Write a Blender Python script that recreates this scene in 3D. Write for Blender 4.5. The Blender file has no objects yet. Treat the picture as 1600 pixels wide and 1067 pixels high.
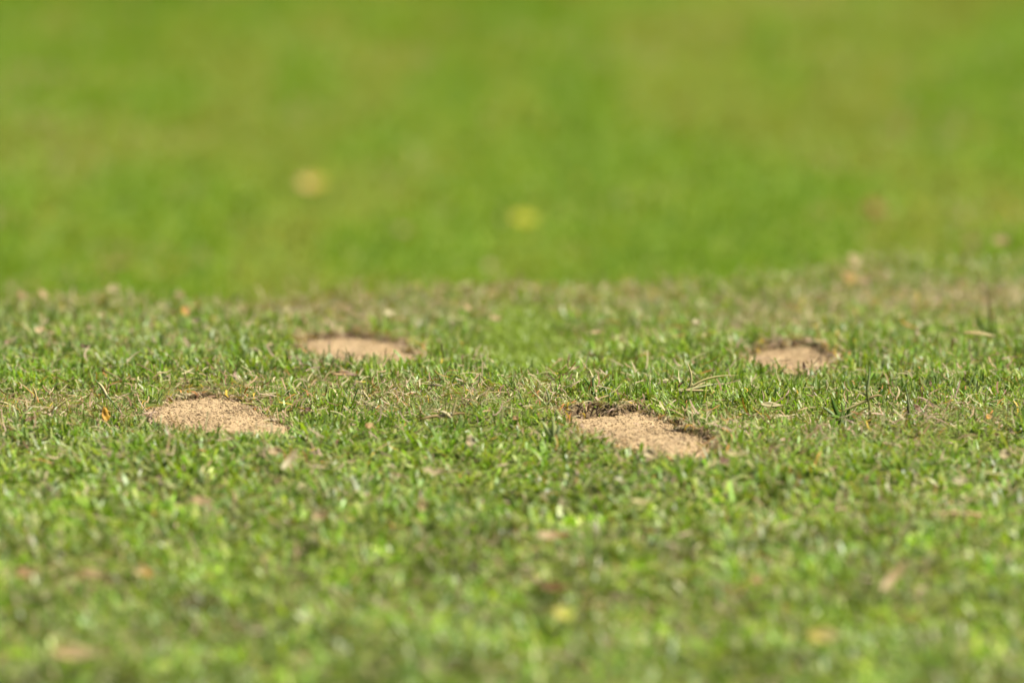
import bpy, math, random
import numpy as np

# ------------------------------------------------------------------ camera, sky, sun, exposure
SC = bpy.context.scene
COL = SC.collection
R = math.radians
FOCUS = 6.0                      # metres from lens to the sharp strip of turf
GRAZE = R(10.0)                  # the line of sight meets the turf at this angle
LENS = 270.0
ROW_FOCUS = 622.0                # photograph row (of 1067) that lies on the sharp strip
PX = 36.0 / 1600.0 / LENS        # tangent of one photograph pixel
CAM = np.array([0.0, -FOCUS * math.cos(GRAZE), FOCUS * math.sin(GRAZE)])
PITCH = GRAZE - math.atan((ROW_FOCUS - 533.5) * PX)
cam_data = bpy.data.cameras.new('camera')
cam = bpy.data.objects.new('camera', cam_data)
COL.objects.link(cam)
cam.location = CAM
cam.rotation_euler = (math.pi / 2 - PITCH, 0, 0)
cam_data.lens = LENS
cam_data.sensor_width = 36.0
cam_data.clip_start = 0.05
cam_data.clip_end = 3000
cam_data.dof.use_dof = True
cam_data.dof.focus_distance = FOCUS - 0.035
cam_data.dof.aperture_fstop = LENS / 78.0
SC.camera = cam

SUN_ELEV, SUN_AZ = R(58), R(98)  # azimuth clockwise from +Y (beyond the turf), to the right
world = bpy.data.worlds.new('World')
SC.world = world
world.use_nodes = True
wn = world.node_tree
bg = wn.nodes['Background']
sky = wn.nodes.new('ShaderNodeTexSky')
sky.sky_type = 'NISHITA'
sky.sun_disc = False
sky.sun_elevation = SUN_ELEV
sky.sun_rotation = SUN_AZ
wn.links.new(sky.outputs[0], bg.inputs[0])
bg.inputs[1].default_value = 0.052
sun_data = bpy.data.lights.new('sun', 'SUN')
sun_data.energy = 5.0
sun_data.angle = R(0.5)
sun_data.color = (1.0, 0.95, 0.86)
sun = bpy.data.objects.new('sun', sun_data)
COL.objects.link(sun)
sun.location = (3, 3, 6)
sun.rotation_euler = (math.pi / 2 - SUN_ELEV, 0, -SUN_AZ + math.pi)
SC.view_settings.view_transform = 'Standard'
SC.view_settings.look = 'None'
SC.view_settings.gamma = 1.0
SC.view_settings.exposure = 1.41
SC.view_settings.use_curve_mapping = False
SC.render.engine = 'CYCLES'
SC.cycles.use_denoising = True
SC.cycles.max_bounces = 6
SC.cycles.diffuse_bounces = 4
SC.cycles.transmission_bounces = 4

rng = np.random.default_rng(11)
random.seed(11)

# ------------------------------------------------------------------ noise and terrain
def _hash(ix, iy, seed):
    h = (ix.astype(np.int64) * 374761393 + iy.astype(np.int64) * 668265263 + seed * 974634721) & 0x7fffffff
    h = ((h ^ (h >> 13)) * 1274126177) & 0x7fffffff
    return ((h ^ (h >> 16)) & 0xffff) / 65535.0

def noise(x, y, scale, seed):
    """smooth value noise, 0..1"""
    x = np.asarray(x, float) / scale; y = np.asarray(y, float) / scale
    ix = np.floor(x); iy = np.floor(y)
    fx = x - ix; fy = y - iy
    fx = fx * fx * (3 - 2 * fx); fy = fy * fy * (3 - 2 * fy)
    a = _hash(ix, iy, seed); b = _hash(ix + 1, iy, seed)
    c = _hash(ix, iy + 1, seed); d = _hash(ix + 1, iy + 1, seed)
    return (a * (1 - fx) + b * fx) * (1 - fy) + (c * (1 - fx) + d * fx) * fy

def sstep(a, b, v):
    t = np.clip((v - a) / (b - a), 0, 1)
    return t * t * (3 - 2 * t)

CF = np.array([0, math.cos(PITCH), -math.sin(PITCH)])
CU = np.array([0, math.sin(PITCH), math.cos(PITCH)])
def fall(y):
    t = np.clip(np.asarray(y, float) - 0.02, 0, 1.6)
    k = np.clip(-np.asarray(y, float) - 0.12, 0, 2.5)      # and towards the viewer: the turf is a low crown
    return -0.066 * t * t / (t + 0.12) - 0.058 * k * k / (k + 0.25)

def flat_point(u, v, z=0.0):
    """where the sight line through photograph pixel (u, v) meets the gently falling turf"""
    d = CF + np.array([1.0, 0, 0]) * (u - 800) * PX + CU * (533.5 - v) * PX
    lo, hi = 3.0, 14.0
    for _ in range(60):
        t = 0.5 * (lo + hi); p = CAM + d * t
        if p[2] > float(fall(p[1])) + z: lo = t
        else: hi = t
    return CAM + d * lo

_cr = [flat_point(u, v, 0.012) for u, v in ((-800, 466), (0, 462), (400, 452), (650, 434), (900, 432), (1200, 414), (1600, 388), (2400, 350))]
CREST_X = np.array([p[0] for p in _cr]); CREST_Y = np.array([p[1] for p in _cr])
DROP = 0.07

def crest_y(x):
    return np.interp(x, CREST_X, CREST_Y) + 0.05 * (noise(x, x * 0 + 3.3, 0.11, 5) - 0.5)

# outlines of the four worn hollows, in photograph pixels on the soil level
HOLLOWS_PX = {
    'near_left':  [(240, 636), (262, 624), (300, 615), (345, 612), (378, 621), (398, 638), (430, 652), (446, 664), (438, 672), (395, 676), (330, 672), (278, 662), (250, 650)],
    'near_right': [(884, 655), (905, 645), (950, 641), (1000, 641), (1045, 650), (1066, 668), (1100, 684), (1122, 698), (1112, 710), (1060, 714), (1000, 706), (945, 691), (905, 671)],
    'far_left':   [(462, 543), (474, 530), (515, 523), (570, 522), (614, 529), (638, 542), (660, 556), (662, 563), (634, 570), (580, 571), (525, 567), (482, 556)],
    'far_right':  [(1160, 562), (1172, 547), (1205, 540), (1245, 538), (1285, 543), (1300, 555), (1314, 568), (1300, 576), (1260, 581), (1212, 580), (1172, 572)],
}
class Hollow:
    def __init__(self, pts):
        P = np.array([flat_point(u, v)[:2] for u, v in pts])
        self.c = P.mean(0)
        d = P - self.c
        self.sy = (d[:, 1].max() - d[:, 1].min()) / (d[:, 0].max() - d[:, 0].min())
        d = d / np.array([1, self.sy])
        a = np.arctan2(d[:, 1], d[:, 0]); r = np.hypot(d[:, 0], d[:, 1])
        o = np.argsort(a); a = a[o]; r = r[o]
        self.a = np.concatenate([a - 2 * math.pi, a, a + 2 * math.pi]); self.r = np.concatenate([r, r, r])
        self.rm = r.mean()
    def rad(self, a):
        return np.interp(a, self.a, self.r) * (1 + 0.05 * np.sin(a * 7 + self.c[0] * 30) + 0.035 * np.sin(a * 13 + self.c[1] * 50))
    def q(self, x, y):
        dx = x - self.c[0]; dy = (y - self.c[1]) / self.sy
        return np.hypot(dx, dy) / self.rad(np.arctan2(dy, dx))
    def point(self, a, k):
        r = self.rad(a) * k
        return self.c[0] + np.cos(a) * r, self.c[1] + np.sin(a) * r * self.sy
HOLLOW = {k: Hollow(v) for k, v in HOLLOWS_PX.items()}

def min_q(x, y):
    m = np.full(np.shape(x), 9.0)
    for h in HOLLOW.values():
        m = np.minimum(m, h.q(x, y))
    return m

_fp = flat_point(822, 536)
def regrown(x, y):
    """the finer, shorter plug of turf between the two far hollows"""
    ax = (x - _fp[0]) / 0.042; ay = (y - _fp[1]) / 0.25
    r = np.hypot(ax, ay) + 0.35 * (noise(x, y, 0.02, 41) - 0.5)
    return 1 - sstep(0.55, 1.25, r)

def height(x, y, dig=True):
    x = np.asarray(x, float); y = np.asarray(y, float)
    cy = crest_y(x)
    far = sstep(-0.04, 0.30, y - cy)
    z = (noise(x, y, 0.07, 1) - 0.5) * 0.009 + (noise(x, y * 0.7, 0.21, 2) - 0.5) * 0.010
    z = z * (1 - far) + fall(y) + far * (-DROP + (noise(x, y * 0.4, 0.22, 3) - 0.5) * 0.012 + (noise(x, y, 1.7, 4) - 0.5) * 0.02)
    damp = np.exp(-(np.hypot(x, y) / 40.0) ** 2)
    z = z * damp - (DROP + 0.1) * (1 - damp)
    if dig:
        q = min_q(x, y)
        z = z + 0.0 * q - 0.011 * (1 - sstep(0.94, 1.06, q))
        z = z - 0.006 * regrown(x, y)
    return z

def ground_point(u, v):
    d = CF + np.array([1.0, 0, 0]) * (u - 800) * PX + CU * (533.5 - v) * PX
    t = np.linspace(3.5, 14, 5000)
    P = CAM[None] + d[None] * t[:, None]
    below = P[:, 2] < height(P[:, 0], P[:, 1], False) + 0.008
    return P[np.argmax(below)]

# ------------------------------------------------------------------ materials
def node_mat(name):
    m = bpy.data.materials.new(name); m.use_nodes = True
    nt = m.node_tree
    for n in list(nt.nodes): nt.nodes.remove(n)
    out = nt.nodes.new('ShaderNodeOutputMaterial')
    return m, nt, out

def leaf_mat(name, trans=0.4, rough=0.42, spec=0.4, attr='Col', mottle=0.0):
    m, nt, out = node_mat(name)
    a = nt.nodes.new('ShaderNodeAttribute'); a.attribute_name = attr
    col = a.outputs['Color']
    if mottle:
        tc = nt.nodes.new('ShaderNodeTexCoord'); nz = nt.nodes.new('ShaderNodeTexNoise')
        nz.inputs['Scale'].default_value = 260; nz.inputs['Detail'].default_value = 4
        nt.links.new(tc.outputs['Object'], nz.inputs['Vector'])
        rp = nt.nodes.new('ShaderNodeMapRange')
        rp.inputs['From Min'].default_value = 0.3; rp.inputs['From Max'].default_value = 0.7
        rp.inputs['To Min'].default_value = 1 - mottle; rp.inputs['To Max'].default_value = 1.1
        nt.links.new(nz.outputs['Fac'], rp.inputs['Value'])
        mx = nt.nodes.new('ShaderNodeVectorMath'); mx.operation = 'SCALE'
        nt.links.new(col, mx.inputs[0]); nt.links.new(rp.outputs[0], mx.inputs['Scale'])
        col = mx.outputs[0]
    p = nt.nodes.new('ShaderNodeBsdfPrincipled')
    p.inputs['Roughness'].default_value = rough
    p.inputs['Specular IOR Level'].default_value = spec
    nt.links.new(col, p.inputs['Base Color'])
    t = nt.nodes.new('ShaderNodeBsdfTranslucent')
    g = nt.nodes.new('ShaderNodeVectorMath'); g.operation = 'MULTIPLY'
    g.inputs[1].default_value = (1.25, 1.42, 0.40)
    nt.links.new(col, g.inputs[0]); nt.links.new(g.outputs[0], t.inputs['Color'])
    mix = nt.nodes.new('ShaderNodeMixShader'); mix.inputs[0].default_value = trans
    nt.links.new(p.outputs[0], mix.inputs[1]); nt.links.new(t.outputs[0], mix.inputs[2])
    nt.links.new(mix.outputs[0], out.inputs['Surface'])
    return m

def ground_mat():
    m, nt, out = node_mat('soil_and_thatch')
    L = nt.links.new
    geo = nt.nodes.new('ShaderNodeNewGeometry')
    n1 = nt.nodes.new('ShaderNodeTexNoise'); n1.inputs['Scale'].default_value = 240; n1.inputs['Detail'].default_value = 6
    n2 = nt.nodes.new('ShaderNodeTexNoise'); n2.inputs['Scale'].default_value = 22; n2.inputs['Detail'].default_value = 5
    L(geo.outputs['Position'], n1.inputs['Vector']); L(geo.outputs['Position'], n2.inputs['Vector'])
    r1 = nt.nodes.new('ShaderNodeValToRGB')
    e = r1.color_ramp.elements
    e[0].position = 0.3; e[0].color = (0.028, 0.018, 0.009, 1)
    e[1].position = 0.72; e[1].color = (0.16, 0.108, 0.055, 1)
    L(n1.outputs['Fac'], r1.inputs['Fac'])
    r2 = nt.nodes.new('ShaderNodeValToRGB')
    e = r2.color_ramp.elements
    e[0].position = 0.3; e[0].color = (0.065, 0.105, 0.008, 1)
    e[1].position = 0.75; e[1].color = (0.11, 0.165, 0.012, 1)
    L(n2.outputs['Fac'], r2.inputs['Fac'])
    a = nt.nodes.new('ShaderNodeAttribute'); a.attribute_name = 'green'
    mx = nt.nodes.new('ShaderNodeMix'); mx.data_type = 'RGBA'
    L(a.outputs['Fac'], mx.inputs['Factor']); L(r1.outputs['Color'], mx.inputs['A']); L(r2.outputs['Color'], mx.inputs['B'])
    p = nt.nodes.new('ShaderNodeBsdfPrincipled'); p.inputs['Roughness'].default_value = 0.95
    p.inputs['Specular IOR Level'].default_value = 0.15
    L(mx.outputs['Result'], p.inputs['Base Color'])
    b = nt.nodes.new('ShaderNodeBump'); b.inputs['Strength'].default_value = 0.7; b.inputs['Distance'].default_value = 0.003
    L(n1.outputs['Fac'], b.inputs['Height']); L(b.outputs[0], p.inputs['Normal'])
    L(p.outputs[0], out.inputs['Surface'])
    return m

def sand_mat(name, gain=1.0):
    m, nt, out = node_mat(name)
    L = nt.links.new
    geo = nt.nodes.new('ShaderNodeNewGeometry')
    n1 = nt.nodes.new('ShaderNodeTexNoise'); n1.inputs['Scale'].default_value = 900; n1.inputs['Detail'].default_value = 3
    n2 = nt.nodes.new('ShaderNodeTexNoise'); n2.inputs['Scale'].default_value = 35; n2.inputs['Detail'].default_value = 4
    L(geo.outputs['Position'], n1.inputs['Vector']); L(geo.outputs['Position'], n2.inputs['Vector'])
    r1 = nt.nodes.new('ShaderNodeValToRGB')
    e = r1.color_ramp.elements
    e[0].position = 0.28; e[0].color = (0.225 * gain, 0.150 * gain, 0.076 * gain, 1)
    e[1].position = 0.62; e[1].color = (0.295 * gain, 0.210 * gain, 0.105 * gain, 1)
    L(n1.outputs['Fac'], r1.inputs['Fac'])
    r2 = nt.nodes.new('ShaderNodeMapRange')
    r2.inputs['From Min'].default_value = 0.3; r2.inputs['From Max'].default_value = 0.7
    r2.inputs['To Min'].default_value = 0.82; r2.inputs['To Max'].default_value = 1.10
    L(n2.outputs['Fac'], r2.inputs['Value'])
    s = nt.nodes.new('ShaderNodeVectorMath'); s.operation = 'SCALE'
    L(r1.outputs['Color'], s.inputs[0]); L(r2.outputs[0], s.inputs['Scale'])
    p = nt.nodes.new('ShaderNodeBsdfPrincipled'); p.inputs['Roughness'].default_value = 0.9
    p.inputs['Specular IOR Level'].default_value = 0.25
    L(s.outputs[0], p.inputs['Base Color'])
    b = nt.nodes.new('ShaderNodeBump'); b.inputs['Strength'].default_value = 0.6; b.inputs['Distance'].default_value = 0.001
    L(n1.outputs['Fac'], b.inputs['Height']); L(b.outputs[0], p.inputs['Normal'])
    L(p.outputs[0], out.inputs['Surface'])
    return m

M_GRASS = leaf_mat('living_grass', 0.35, 0.40, 0.24)
M_LAWN = leaf_mat('mown_lawn_grass', 0.45, 0.7, 0.06)
M_DEAD = leaf_mat('dead_grass', 0.22, 0.7, 0.2)
M_LEAF = leaf_mat('fallen_leaf', 0.22, 0.6, 0.3, mottle=0.35)
M_GROUND = ground_mat()
M_SAND = sand_mat('dry_sand')
M_CRUMB = sand_mat('sand_crumb', 1.08)

# ------------------------------------------------------------------ mesh helpers
def mesh_from(name, V, tris, cols=None, mat=None, smooth=True, quads=None):
    me = bpy.data.meshes.new(name)
    V = np.ascontiguousarray(V, np.float32)
    faces = []
    nt = len(tris) if tris is not None else 0
    nq = len(quads) if quads is not None else 0
    me.vertices.add(len(V)); me.vertices.foreach_set('co', V.ravel())
    loops = np.concatenate([np.asarray(tris, np.int32).ravel() if nt else np.zeros(0, np.int32),
                            np.asarray(quads, np.int32).ravel() if nq else np.zeros(0, np.int32)])
    starts = np.concatenate([np.arange(nt) * 3, nt * 3 + np.arange(nq) * 4]).astype(np.int32)
    me.loops.add(len(loops)); me.loops.foreach_set('vertex_index', loops)
    me.polygons.add(nt + nq); me.polygons.foreach_set('loop_start', starts)
    if smooth:
        me.polygons.foreach_set('use_smooth', np.ones(nt + nq, bool))
    if cols is not None:
        at = me.attributes.new('Col', 'FLOAT_COLOR', 'POINT')
        c4 = np.ones((len(V), 4), np.float32); c4[:, :3] = cols
        at.data.foreach_set('color', c4.ravel())
    me.update(calc_edges=True)
    me.validate()
    if mat: me.materials.append(mat)
    return me

def add(name, me, parent=None, loc=None, **props):
    o = bpy.data.objects.new(name, me)
    COL.objects.link(o)
    if parent is not None: o.parent = parent
    if loc is not None: o.location = loc
    for k, v in props.items(): o[k] = v
    return o

def blades(base, length, width, az, elev, curve, twist, c0, c1, seg, blunt, azdrift=None, fold=0.0):
    """ribbons of grass: arrays of N; returns verts, quads, tris, colours"""
    N = len(length)
    if azdrift is None: azdrift = np.zeros(N)
    pos = base.astype(float).copy()
    rows = []
    cols = []
    for j in range(seg + 1):
        t = j / seg
        e = elev - curve * t
        a = az + azdrift * t
        T = np.stack([np.cos(e) * np.cos(a), np.cos(e) * np.sin(a), np.sin(e)], 1)
        S = np.stack([-np.sin(a), np.cos(a), np.zeros(N)], 1)
        Nn = np.cross(S, T)
        tw = twist * (0.4 + 0.6 * t)
        side = S * np.cos(tw)[:, None] + Nn * np.sin(tw)[:, None]
        w = width * 0.5 * np.where(blunt, 0.75 + 0.45 * t - 0.55 * t * t, (0.70 + 0.9 * t) * (1 - t) ** 0.55 * 1.05 + 0.03)
        if j: pos = pos + T * (length / seg)[:, None]
        rows.append(pos - side * w[:, None]); rows.append(pos + side * w[:, None])
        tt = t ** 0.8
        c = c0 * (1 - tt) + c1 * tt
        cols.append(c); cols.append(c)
    V = np.stack(rows, 1)            # N, 2(seg+1), 3
    C = np.stack(cols, 1)
    nv = 2 * (seg + 1)
    b = (np.arange(N) * nv)[:, None]
    q = []
    for j in range(seg):
        k = 2 * j
        q.append(np.concatenate([b + k, b + k + 1, b + k + 3, b + k + 2], 1))
    Q = np.stack(q, 1).reshape(-1, 4)
    return V.reshape(-1, 3), Q, C.reshape(-1, 3)

class Pile:
    def __init__(self): self.V = []; self.Q = []; self.C = []; self.n = 0
    def put(self, V, Q, C):
        self.V.append(V); self.Q.append(Q + self.n); self.C.append(C); self.n += len(V)
    def mesh(self, name, mat):
        return mesh_from(name, np.concatenate(self.V), None, np.concatenate(self.C), mat, True, np.concatenate(self.Q))

# ------------------------------------------------------------------ the ground, out to the horizon
def axis(lo, hi, step, end, grow=1.22):
    mid = list(np.arange(lo, hi + 1e-9, step))
    a = []; s = step; x = hi
    while x < end: s *= grow; x += s; a.append(x)
    b = []; s = step; x = lo
    while x > -end: s *= grow; x -= s; b.append(x)
    return np.array(b[::-1] + mid + a)
gx = axis(-0.60, 0.62, 0.0055, 900)
gy = axis(-1.1, 1.35, 0.0065, 900)
GX, GY = np.meshgrid(gx, gy)
GZ = height(GX, GY)
nx, ny = len(gx), len(gy)
idx = np.arange(nx * ny).reshape(ny, nx)
quads = np.stack([idx[:-1, :-1], idx[:-1, 1:], idx[1:, 1:], idx[1:, :-1]], -1).reshape(-1, 4)
gme = mesh_from('ground', np.stack([GX, GY, GZ], -1).reshape(-1, 3), None, None, M_GROUND, True, quads)
green = np.maximum(np.maximum(sstep(-0.02, 0.12, GY - crest_y(GX)), 0.5 * regrown(GX, GY)),
                   np.maximum(sstep(1.2, 2.2, np.abs(GX)), sstep(1.2, 2.2, -GY)))
at = gme.attributes.new('green', 'FLOAT', 'POINT')
green = np.maximum(green, (0.42 + 0.3 * noise(GX, GY, 0.03, 81)) * sstep(1.02, 1.25, min_q(GX, GY)))   # moss and green sheaths low in the turf
at.data.foreach_set('value', green.ravel().astype(np.float32))
add('ground', gme, kind='structure', label='brown soil and thatch of the raised turf running into the lawn')

# ------------------------------------------------------------------ colours of living and dead grass (linear albedo)
G_FRESH = np.array([0.090, 0.184, 0.010]); G_DEEP = np.array([0.032, 0.080, 0.008])
G_LIME = np.array([0.178, 0.222, 0.009]); G_GREY = np.array([0.136, 0.192, 0.072])
G_PALE = np.array([0.255, 0.275, 0.085]); D_STRAW = np.array([0.33, 0.275, 0.145])
D_TAN = np.array([0.25, 0.17, 0.085]); D_BROWN = np.array([0.15, 0.085, 0.045])
D_RUST = np.array([0.30, 0.135, 0.035]); D_PINK = np.array([0.34, 0.235, 0.165]); D_GOLD = np.array([0.38, 0.25, 0.03])
GREENS = np.stack([G_FRESH, G_DEEP, G_LIME, G_GREY, G_PALE])
DEADS = np.stack([D_STRAW, D_TAN, D_BROWN, D_RUST, D_PINK, D_GOLD])

# worn, dry stretches: photograph pixel centre, reach in pixels across and down, strength
DRY_PX = [(800, 475, 800, 22, 0.04), (110, 632, 170, 22, 0.75), (10, 640, 70, 26, .4), (520, 612, 160, 16, .35), (860, 612, 90, 12, .35), (345, 610, 110, 12, 0.40), (450, 645, 40, 12, 0.40), (540, 590, 60, 10, .25),
          (690, 636, 130, 22, 0.70), (860, 655, 60, 20, .4), (1110, 680, 60, 22, 0.40), (1220, 655, 110, 14, 0.50), (1440, 660, 170, 24, 0.55),
          (1390, 475, 170, 26, 0.42), (1540, 480, 110, 24, 0.42), (1330, 430, 60, 18, 0.5), (1555, 395, 50, 12, 0.5), (1180, 500, 120, 20, .3),
          (560, 490, 150, 22, 0.42), (470, 470, 80, 20, .3), (60, 470, 90, 18, 0.50), (180, 480, 80, 14, 0.35), (760, 460, 80, 20, 0.36), (960, 470, 90, 22, 0.32),
          (700, 490, 60, 14, .3), (90, 545, 60, 14, 0.25), (130, 905, 120, 34, 0.28), (860, 870, 80, 30, 0.25), (1420, 790, 150, 26, 0.30), (1080, 770, 70, 20, .25),
          (700, 740, 80, 18, .22), (1160, 920, 70, 40, 0.2), (1440, 940, 80, 50, 0.2), (1080, 960, 80, 40, .2), (230, 1000, 90, 30, .2), (600, 960, 90, 40, .12), (440, 730, 60, 20, .3), (60, 700, 80, 20, .25), (950, 910, 60, 30, .2), (340, 800, 60, 24, .2), (1250, 700, 200, 20, .2)]
DRY = []
for u, v, ru, rv, s in DRY_PX:
    p = flat_point(u, v); px_ = flat_point(u + ru, v); pv = flat_point(u, v - rv)
    DRY.append((p[0], p[1], px_[0] - p[0], pv[1] - p[1], s))
def dryness(x, y):
    d = np.full(np.shape(x), 0.165)
    for cx, cy, rx, ry, s in DRY:
        d = d + s * np.exp(-((x - cx) / rx) ** 2 - ((y - cy) / ry) ** 2)
    q = min_q(x, y)
    d = d + 0.45 * np.exp(-(np.maximum(q - 1.0, 0) / 0.10) ** 2)
    d = d * (0.10 + 1.05 * noise(x, y, 0.022, 21) + 0.85 * noise(x, y * 0.6, 0.009, 22))
    d = d * (1 - regrown(x, y))
    return np.clip(d, 0.0, 0.92)

def pick(table, weights, n):
    w = np.asarray(weights, float); w = w / w.sum()
    return table[rng.choice(len(table), n, p=w)]

def green_colour(x, y):
    n = len(x)
    hue = noise(x, y, 0.05, 31) * 0.6 + noise(x, y, 0.016, 32) * 0.4
    c = pick(GREENS, (5.6, 2.8, 2.4, 1.7, 1.4), n)
    lime = G_LIME * 0.5 + G_FRESH * 0.5; grey = G_GREY * 0.5 + G_DEEP * 0.5
    k = sstep(0.40, 0.75, hue)[:, None]; k2 = (1 - sstep(0.25, 0.5, hue))[:, None]
    c = c * (1 - 0.45 * k) + lime * 0.45 * k
    c = c * (1 - 0.40 * k2) + grey * 0.40 * k2
    return c * (rng.uniform(0.7, 1.35, n) * (0.60 + 0.62 * noise(x, y, 0.013, 33) + 0.36 * noise(x, y, 0.032, 34)))[:, None]

# ------------------------------------------------------------------ the turf
def sow(pile, x0, x1, y0, y1, shoots, seg, scale=1.0, per=(3, 6), len_mm=(8, 17), wid_mm=(1.3, 2.6), taper=None):
    n = int((x1 - x0) * (y1 - y0) * shoots)
    sx = rng.uniform(x0, x1, n); sy = rng.uniform(y0, y1, n)
    keep = (rng.random(n) < 1 - 0.75 * sstep(-0.20, 0.10, sy - crest_y(sx))) & (sy < crest_y(sx) + 0.14) & (min_q(sx, sy) > 1.0 + 0.03 * rng.standard_normal(n))
    if taper is not None: keep &= rng.random(n) < taper(sx, sy)
    sx, sy = sx[keep], sy[keep]; n = len(sx)
    k = rng.integers(per[0], per[1] + 1, n)
    i = np.repeat(np.arange(n), k); m = len(i)
    shoot_az = rng.uniform(0, 2 * math.pi, n); shoot_tilt = rng.uniform(0, 0.5, n); tilt_az = rng.uniform(0, 2 * math.pi, n)
    bx = sx[i] + rng.normal(0, 0.0022, m) * scale; by = sy[i] + rng.normal(0, 0.0022, m) * scale
    fan = rng.normal(0, 1.0, m)
    az = shoot_az[i] + np.where(fan < 0, math.pi, 0) + rng.normal(0, 0.45, m)
    elev = math.pi / 2 - np.abs(fan) * 0.8 - shoot_tilt[i] * 0.6 * rng.random(m)
    elev = np.clip(elev * np.where(by < -0.15, 0.78, 1.0), 0.12, 1.5)
    dry = dryness(bx, by)
    dead = rng.random(m) < dry
    vig = 0.35 + 0.7 * noise(bx, by, 0.045, 51) + 0.6 * noise(bx, by, 0.018, 53)           # lusher and thinner clumps
    fine = regrown(bx, by)
    lng = rng.uniform(len_mm[0], len_mm[1], m) * 0.001 * scale * (0.45 + 0.65 * vig)
    lng *= np.where(rng.random(m) < 0.03, 1.35, 1.0)
    lng *= (1 - 0.50 * fine)
    q = min_q(bx, by)
    for h in HOLLOW.values():                              # bitten short on the camera side of each hollow
        front = (by < h.c[1]) & (np.abs(bx - h.c[0]) < 0.07)
        lng *= np.where(front, 1 - 0.22 * np.exp(-((h.q(bx, by) - 1) / 0.30) ** 2), 1)
    wid = rng.uniform(wid_mm[0], wid_mm[1], m) * 0.001 * scale * (0.75 + 0.4 * noise(bx, by, 0.09, 52)) * (1 - 0.45 * fine)
    thin = sstep(0.25, 0.6, dry)
    wid *= (1 - 0.35 * thin)
    curve = rng.uniform(-0.15, 1.1, m)
    curve = np.where(dead, rng.uniform(0.2, 2.4, m), curve)
    elev = np.where(dead, elev * rng.uniform(0.25, 1.0, m), elev)
    lng = np.where(dead, lng * 0.85, lng)
    wid = np.where(dead, wid * 0.8, wid)
    gc = green_colour(bx, by)
    near = sstep(0.15, 0.45, -by)
    gc = gc * (1 + near * 1.15 * (noise(bx, by * 0.5, 0.015, 36) * 1.2 + noise(bx, by * 0.6, 0.030, 37) * 0.8 - 0.95))[:, None]
    gc = gc * (1 - fine[:, None] * 0.6) + np.array([0.17, 0.225, 0.03]) * fine[:, None] * 0.6
    dg = sstep(0.25, 0.65, dry)[:, None] * 0.4
    gc = gc * (1 - dg) + (G_GREY * 0.7 + G_PALE * 0.3) * dg
    dc = pick(DEADS, (6, 3.5, 1.3, 0.5, 2.4, 0.5), m) * rng.uniform(0.75, 1.3, m)[:, None]
    tip_dead = (rng.random(m) < 0.22)[:, None]
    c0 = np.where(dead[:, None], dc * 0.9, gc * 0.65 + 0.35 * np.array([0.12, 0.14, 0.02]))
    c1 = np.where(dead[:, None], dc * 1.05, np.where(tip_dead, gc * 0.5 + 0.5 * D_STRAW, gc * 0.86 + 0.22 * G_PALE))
    bz = height(bx, by) - 0.001
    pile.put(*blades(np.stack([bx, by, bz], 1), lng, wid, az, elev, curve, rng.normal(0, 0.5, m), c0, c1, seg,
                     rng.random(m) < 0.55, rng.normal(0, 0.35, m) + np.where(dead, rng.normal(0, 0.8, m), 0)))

turf = Pile()
sow(turf, -0.50, 0.52, -0.30, 0.33, 29000, 4, len_mm=(6.5, 14), wid_mm=(1.1, 2.5))                       # the sharp strip
sow(turf, -0.54, 0.62, 0.33, 1.55, 14500, 2, len_mm=(7, 14.5))                        # up to the edge of the lawn
sow(turf, -0.46, 0.46, -1.15, -0.30, 20500, 3, len_mm=(7.5, 16), wid_mm=(1.9, 3.7))
# the same turf goes on to both sides and towards the viewer, thinner
for x0, x1, y0, y1 in ((-1.9, -0.52, -1.3, 1.6), (0.56, 1.9, -1.3, 2.2), (-0.5, 0.52, -1.9, -1.15)):
    sow(turf, x0, x1, y0, y1, 2400, 2, scale=2.0)
sow(turf, -0.46, 0.46, -1.15, -0.20, 600, 4, len_mm=(11, 20), wid_mm=(3.0, 4.8), per=(2, 4))   # broader weed blades
sow(turf, -0.52, 0.58, 0.15, 1.45, 350, 4, len_mm=(10, 17), wid_mm=(2.6, 4.0), per=(2, 4))
# extra fine blades of the regrown plug
n = 11000
bx = _fp[0] + rng.uniform(-0.055, 0.055, n); by = _fp[1] + rng.uniform(-0.33, 0.33, n)
k = rng.random(n) < regrown(bx, by); bx, by = bx[k], by[k]; n = len(bx)
c = (np.array([0.17, 0.225, 0.03])[None] * rng.uniform(0.75, 1.25, n)[:, None])
turf.put(*blades(np.stack([bx, by, height(bx, by) - 0.001], 1), rng.uniform(0.005, 0.011, n), rng.uniform(0.0008, 0.0014, n),
                 rng.uniform(0, 6.28, n), rng.uniform(0.6, 1.4, n), rng.uniform(0, 0.8, n), rng.normal(0, .4, n), c * 0.8, c * 1.1, 3, rng.random(n) < 0.5))
add('turf_grass', turf.mesh('turf_grass', M_GRASS), kind='stuff', category='grass',
    label='short coarse green turf with dry blades around the sand patches')

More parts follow.
